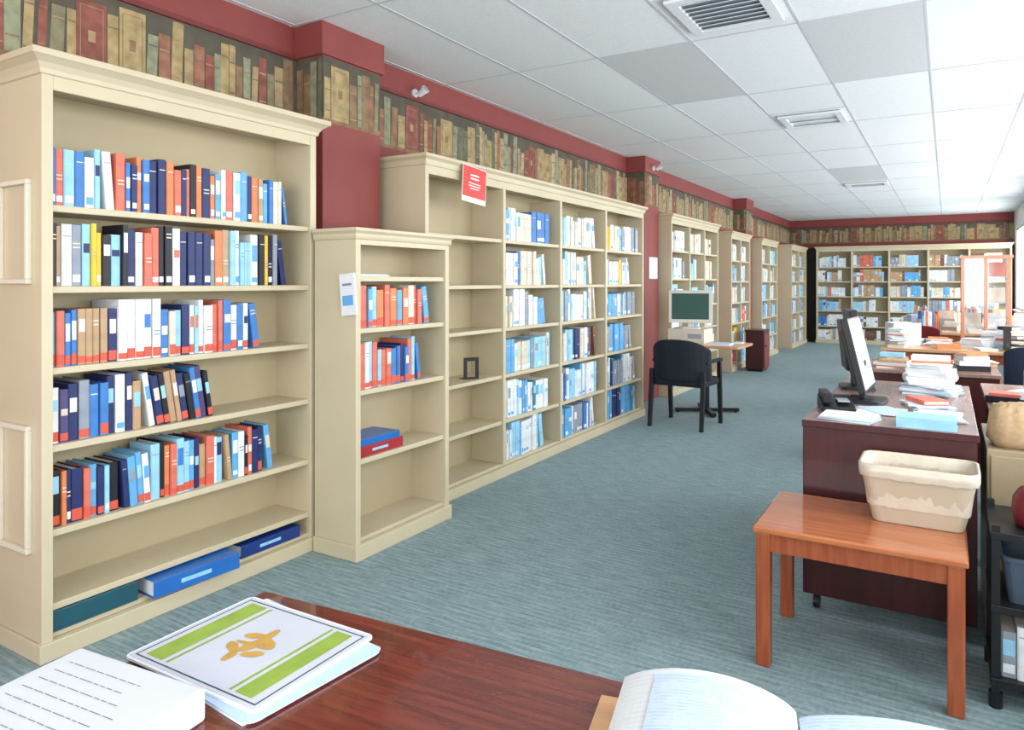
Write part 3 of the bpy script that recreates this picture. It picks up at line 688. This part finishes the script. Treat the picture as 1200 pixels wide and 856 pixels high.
# ------------------------------------------------------------------ chairs
def chair(loc,rz,label,mf,ml,arms=True,W=.52,D=.5,bh=.82,group=None,cat='chair'):
    e=thing('chair',label,cat,loc,rz,group)
    b=MB(); b.loft([rr(W-.06,D-.04,.05,.40,5,0,D/2),rr(W-.04,D-.02,.06,.43,5,0,D/2),rr(W-.06,D-.04,.06,.47,5,0,D/2)],mf); b.obj('seat',e,smooth=False,bevel=.006)
    b=MB(); N=12; rings=[]
    for i in range(N+1):
        t=-1+2*i/N; x=W/2*t; y=.16*(abs(t)**3.0)*(1 if arms else .25)+.0
        zt=bh-.05*(abs(t)**4)-( .05*abs(t)**3 if arms else 0)
        rings.append([(x,y-.02,.46),(x,y+.03,.46),(x,y,zt),(x,y-.05,zt)])
    b.loft(rings,mf); b.obj('backrest',e,smooth=False,bevel=.01)
    for x in (-W/2+.03,W/2-.03):
        b=MB(); b.loft([rr(.036,.036,.004,0,2,x,-.03),rr(.042,.042,.004,.45,2,x,.02),rr(.036,.036,.004,.56,2,x,.02)],ml); b.obj('leg',e)
        b=MB(); b.loft([rr(.036,.036,.004,0,2,x,D),rr(.042,.042,.004,.42,2,x,D-.03)]+([rr(.036,.036,.004,.62,2,x,D-.04)] if arms else []),ml); b.obj('leg',e)
        if arms: MB().box(x-.025,x+.025,.08,D+.0,.62,.65,mf).obj('armrest',e,bevel=.01)
    return e
chair((-2.22,6.70,0),math.radians(-4),'black upholstered armchair facing the pedestal table',M_blackf,M_black,W=.58,bh=.85)
pt=thing('pedestal_table','small study table with pale top and black pedestal','table',(-2.22,7.72,0))
MB().loft([rr(.84,.62,.03,.715,4),rr(.84,.62,.03,.74,4)],M_oak).obj('tabletop',pt,bevel=.003)
MB().cyl((0,0),.03,.03,.04,.70,M_black,16).box(-.2,.2,-.15,.15,.7,.715,M_black).obj('column',pt)
for k in range(4): MB().box(0.0,.34,-.025,.025,.012,.045,M_black,M=RZ(math.pi/2*k+.5)).cyl((.31,0),.02,.02,0,.012,M_black,10,M=RZ(math.pi/2*k+.5)).obj('foot',pt)
e=thing('desktop_computer','beige desktop computer case on the study table','computer',(-2.43,7.83,.7406))
MB().box(-.2,.2,-.17,.17,0,.15,M_pcbeige).box(.02,.17,-.173,-.17,.05,.10,M_grey).box(-.17,-.05,-.173,-.17,.03,.035,M_grey).obj('case',e,bevel=.003)
monitor((-2.43,7.82,.8912),math.radians(-90+14),.47,.36,3,'boxy beige monitor with dark green screen on the study table',M_pcbeige,M_screen,.06,.22,inset=.035)
for (x,y,w,d) in ((-2.12,7.50,.2,.28),(-1.97,7.84,.1,.13)):
    MB().box(0,w,0,d,0,.008,M_white).box(.01,w-.01,.01,d-.01,.008,.014,M_bluep).obj('paper_stack',loc=(x,y-.0,.7406),rot=(0,0,.1),label='sheets of paper on the study table',category='papers',group='papers on the study table')
mc=thing('low_cabinet','small dark maroon cabinet beside the shelves','cabinet',(-2.72,11.6,0))
MB().box(0,.27,0,.4,.03,.62,M_desk).box(-.01,.28,-.01,.41,.62,.65,M_desk).box(.02,.25,.02,.38,0,.03,M_black).obj('body',mc,bevel=.004)
MB().box(.27,.285,.02,.38,.06,.6,M_redd).obj('door',mc,bevel=.003); MB().cyl((.08,.4),.012,.012,.285,.305,M_metal,12,'x').obj('door_knob',mc)

# ------------------------------------------------------------------ far tables
d2=thing('desk','dark cherry desk with solid front panel','desk',(-.53,5.93,0))
MB().box(0,.85,0,.8,.735,.76,M_desktop).obj('desktop',d2,bevel=.003); MB().box(.01,.84,.02,.045,.05,.735,M_desk).obj('front_panel',d2)
for x in (.01,.815): MB().box(x,x+.025,.045,.79,0,.735,M_desk).obj('end_panel',d2)
table((-.56,7.9,0),1.7,1.0,.76,M_oak,M_orleg,'light oak reading table covered with papers')
table((-.56,10.6,0),1.6,1.0,.76,M_oak,M_orleg,'light oak reading table in the reading area')
table((-.56,13.2,0),1.5,1.0,.76,M_oak,M_orleg,'light oak reading table near the end wall')
clutter(-.51,.30,5.95,6.71,.7606,10)
clutter(-.54,1.12,7.92,8.88,.7606,20)
clutter(-.54,1.02,10.62,11.58,.7606,16,kinds=('box','box','tray','files','book'))
clutter(-.54,.92,13.22,14.18,.7606,12,kinds=('box','box','files'))
GC='chairs around the reading tables'
for (x,y,rz,m,l) in ((.78,5.85,0,M_blackf,'dark fabric chair beside the dark desk'),(.62,7.05,-8,M_bluef,'dark navy chair between the reading tables'),
   (-.3,9.9,0,M_redf,'red upholstered chair at a reading table')):
    chair((x,y,0),math.radians(rz),l,m,M_black if m is M_blackf else M_orleg,arms=False,W=.46,D=.44,bh=.88,group=GC)
dr=thing('display_case','tall orange wood framed glass display case','display case',(.13,9.4,0))
H=1.66
for x in (0,.215,.43):
    MB().box(x,x+.035,0,.035,.30,H,M_pink).obj('post',dr,bevel=.003)
for x in (0,.43): MB().box(x,x+.035,.315,.35,.30,H,M_pink).obj('post',dr,bevel=.003)
MB().box(-.01,.475,-.01,.36,0,.30,M_pink).obj('base',dr,bevel=.003)
MB().box(-.015,.48,-.015,.365,H,H+.035,M_pink).obj('top_board',dr,bevel=.003)
for x in (.035,.25): MB().box(x,x+.18,.012,.018,.30,H,M_glass).obj('glass_panel',dr)
MB().box(.01,.016,.035,.315,.30,H,M_glass).obj('glass_panel',dr)
MB().box(.449,.455,.035,.315,.30,H,M_glass).obj('glass_panel',dr)
for k in range(4):
    z=.62+.28*k; MB().box(.02,.445,.04,.31,z-.012,z,M_ltgrey).obj('shelf',dr)
for k in range(4):
    for j in range(2):
        z=.625+.28*k; m=['white','lt','cream','white','salmon'][(k*2+j*3)%5]
        MB().box(0,.16,0,.008,0,.16,BM[m],M=RX(math.radians(-12))).obj('magazine',loc=(.165+.22*j,9.52,z),label='upright magazine inside the glass display case',category='magazine',group='magazines in the display case')

# ------------------------------------------------------------------ lights
def area(loc,rot,sx,sy,p,c=(1,.98,.95)):
    l=bpy.data.lights.new('window_and_fill_light','AREA'); l.shape='RECTANGLE'; l.size=sx; l.size_y=sy; l.energy=p; l.color=c
    o=bpy.data.objects.new('window_and_fill_light',l); COL.objects.link(o); o.location=loc; o.rotation_euler=rot
for i,(a,c) in enumerate(wy): area((XR+.40,(a+c)/2,1.72),(0,math.radians(76),0),1.7,c-a,(82,84,94,104,112,112,105)[i],(.94,.975,1))
area((-1.0,YB-.25,1.7),(math.pi/2,0,0),3.7,1.7,122,(1,.985,.96))  # added fill lamp behind the camera, brightens the room and ceiling
w=bpy.data.worlds.new('sky'); sc.world=w; w.use_nodes=True
bg=w.node_tree.nodes['Background']; bg.inputs[0].default_value=(.9,.95,1,1); bg.inputs[1].default_value=1.6

# ------------------------------------------------------------------ camera
cam=bpy.data.cameras.new('camera'); co=bpy.data.objects.new('camera',cam); COL.objects.link(co)
co.location=(0,0,1.4); co.rotation_euler=(math.pi/2,0,math.radians(31.2))
cam.sensor_width=36; cam.lens=842/1200*36; cam.shift_y=-97/1200; cam.clip_start=.02
sc.camera=co
sc.view_settings.view_transform='Standard'
sc.view_settings.exposure=0.0
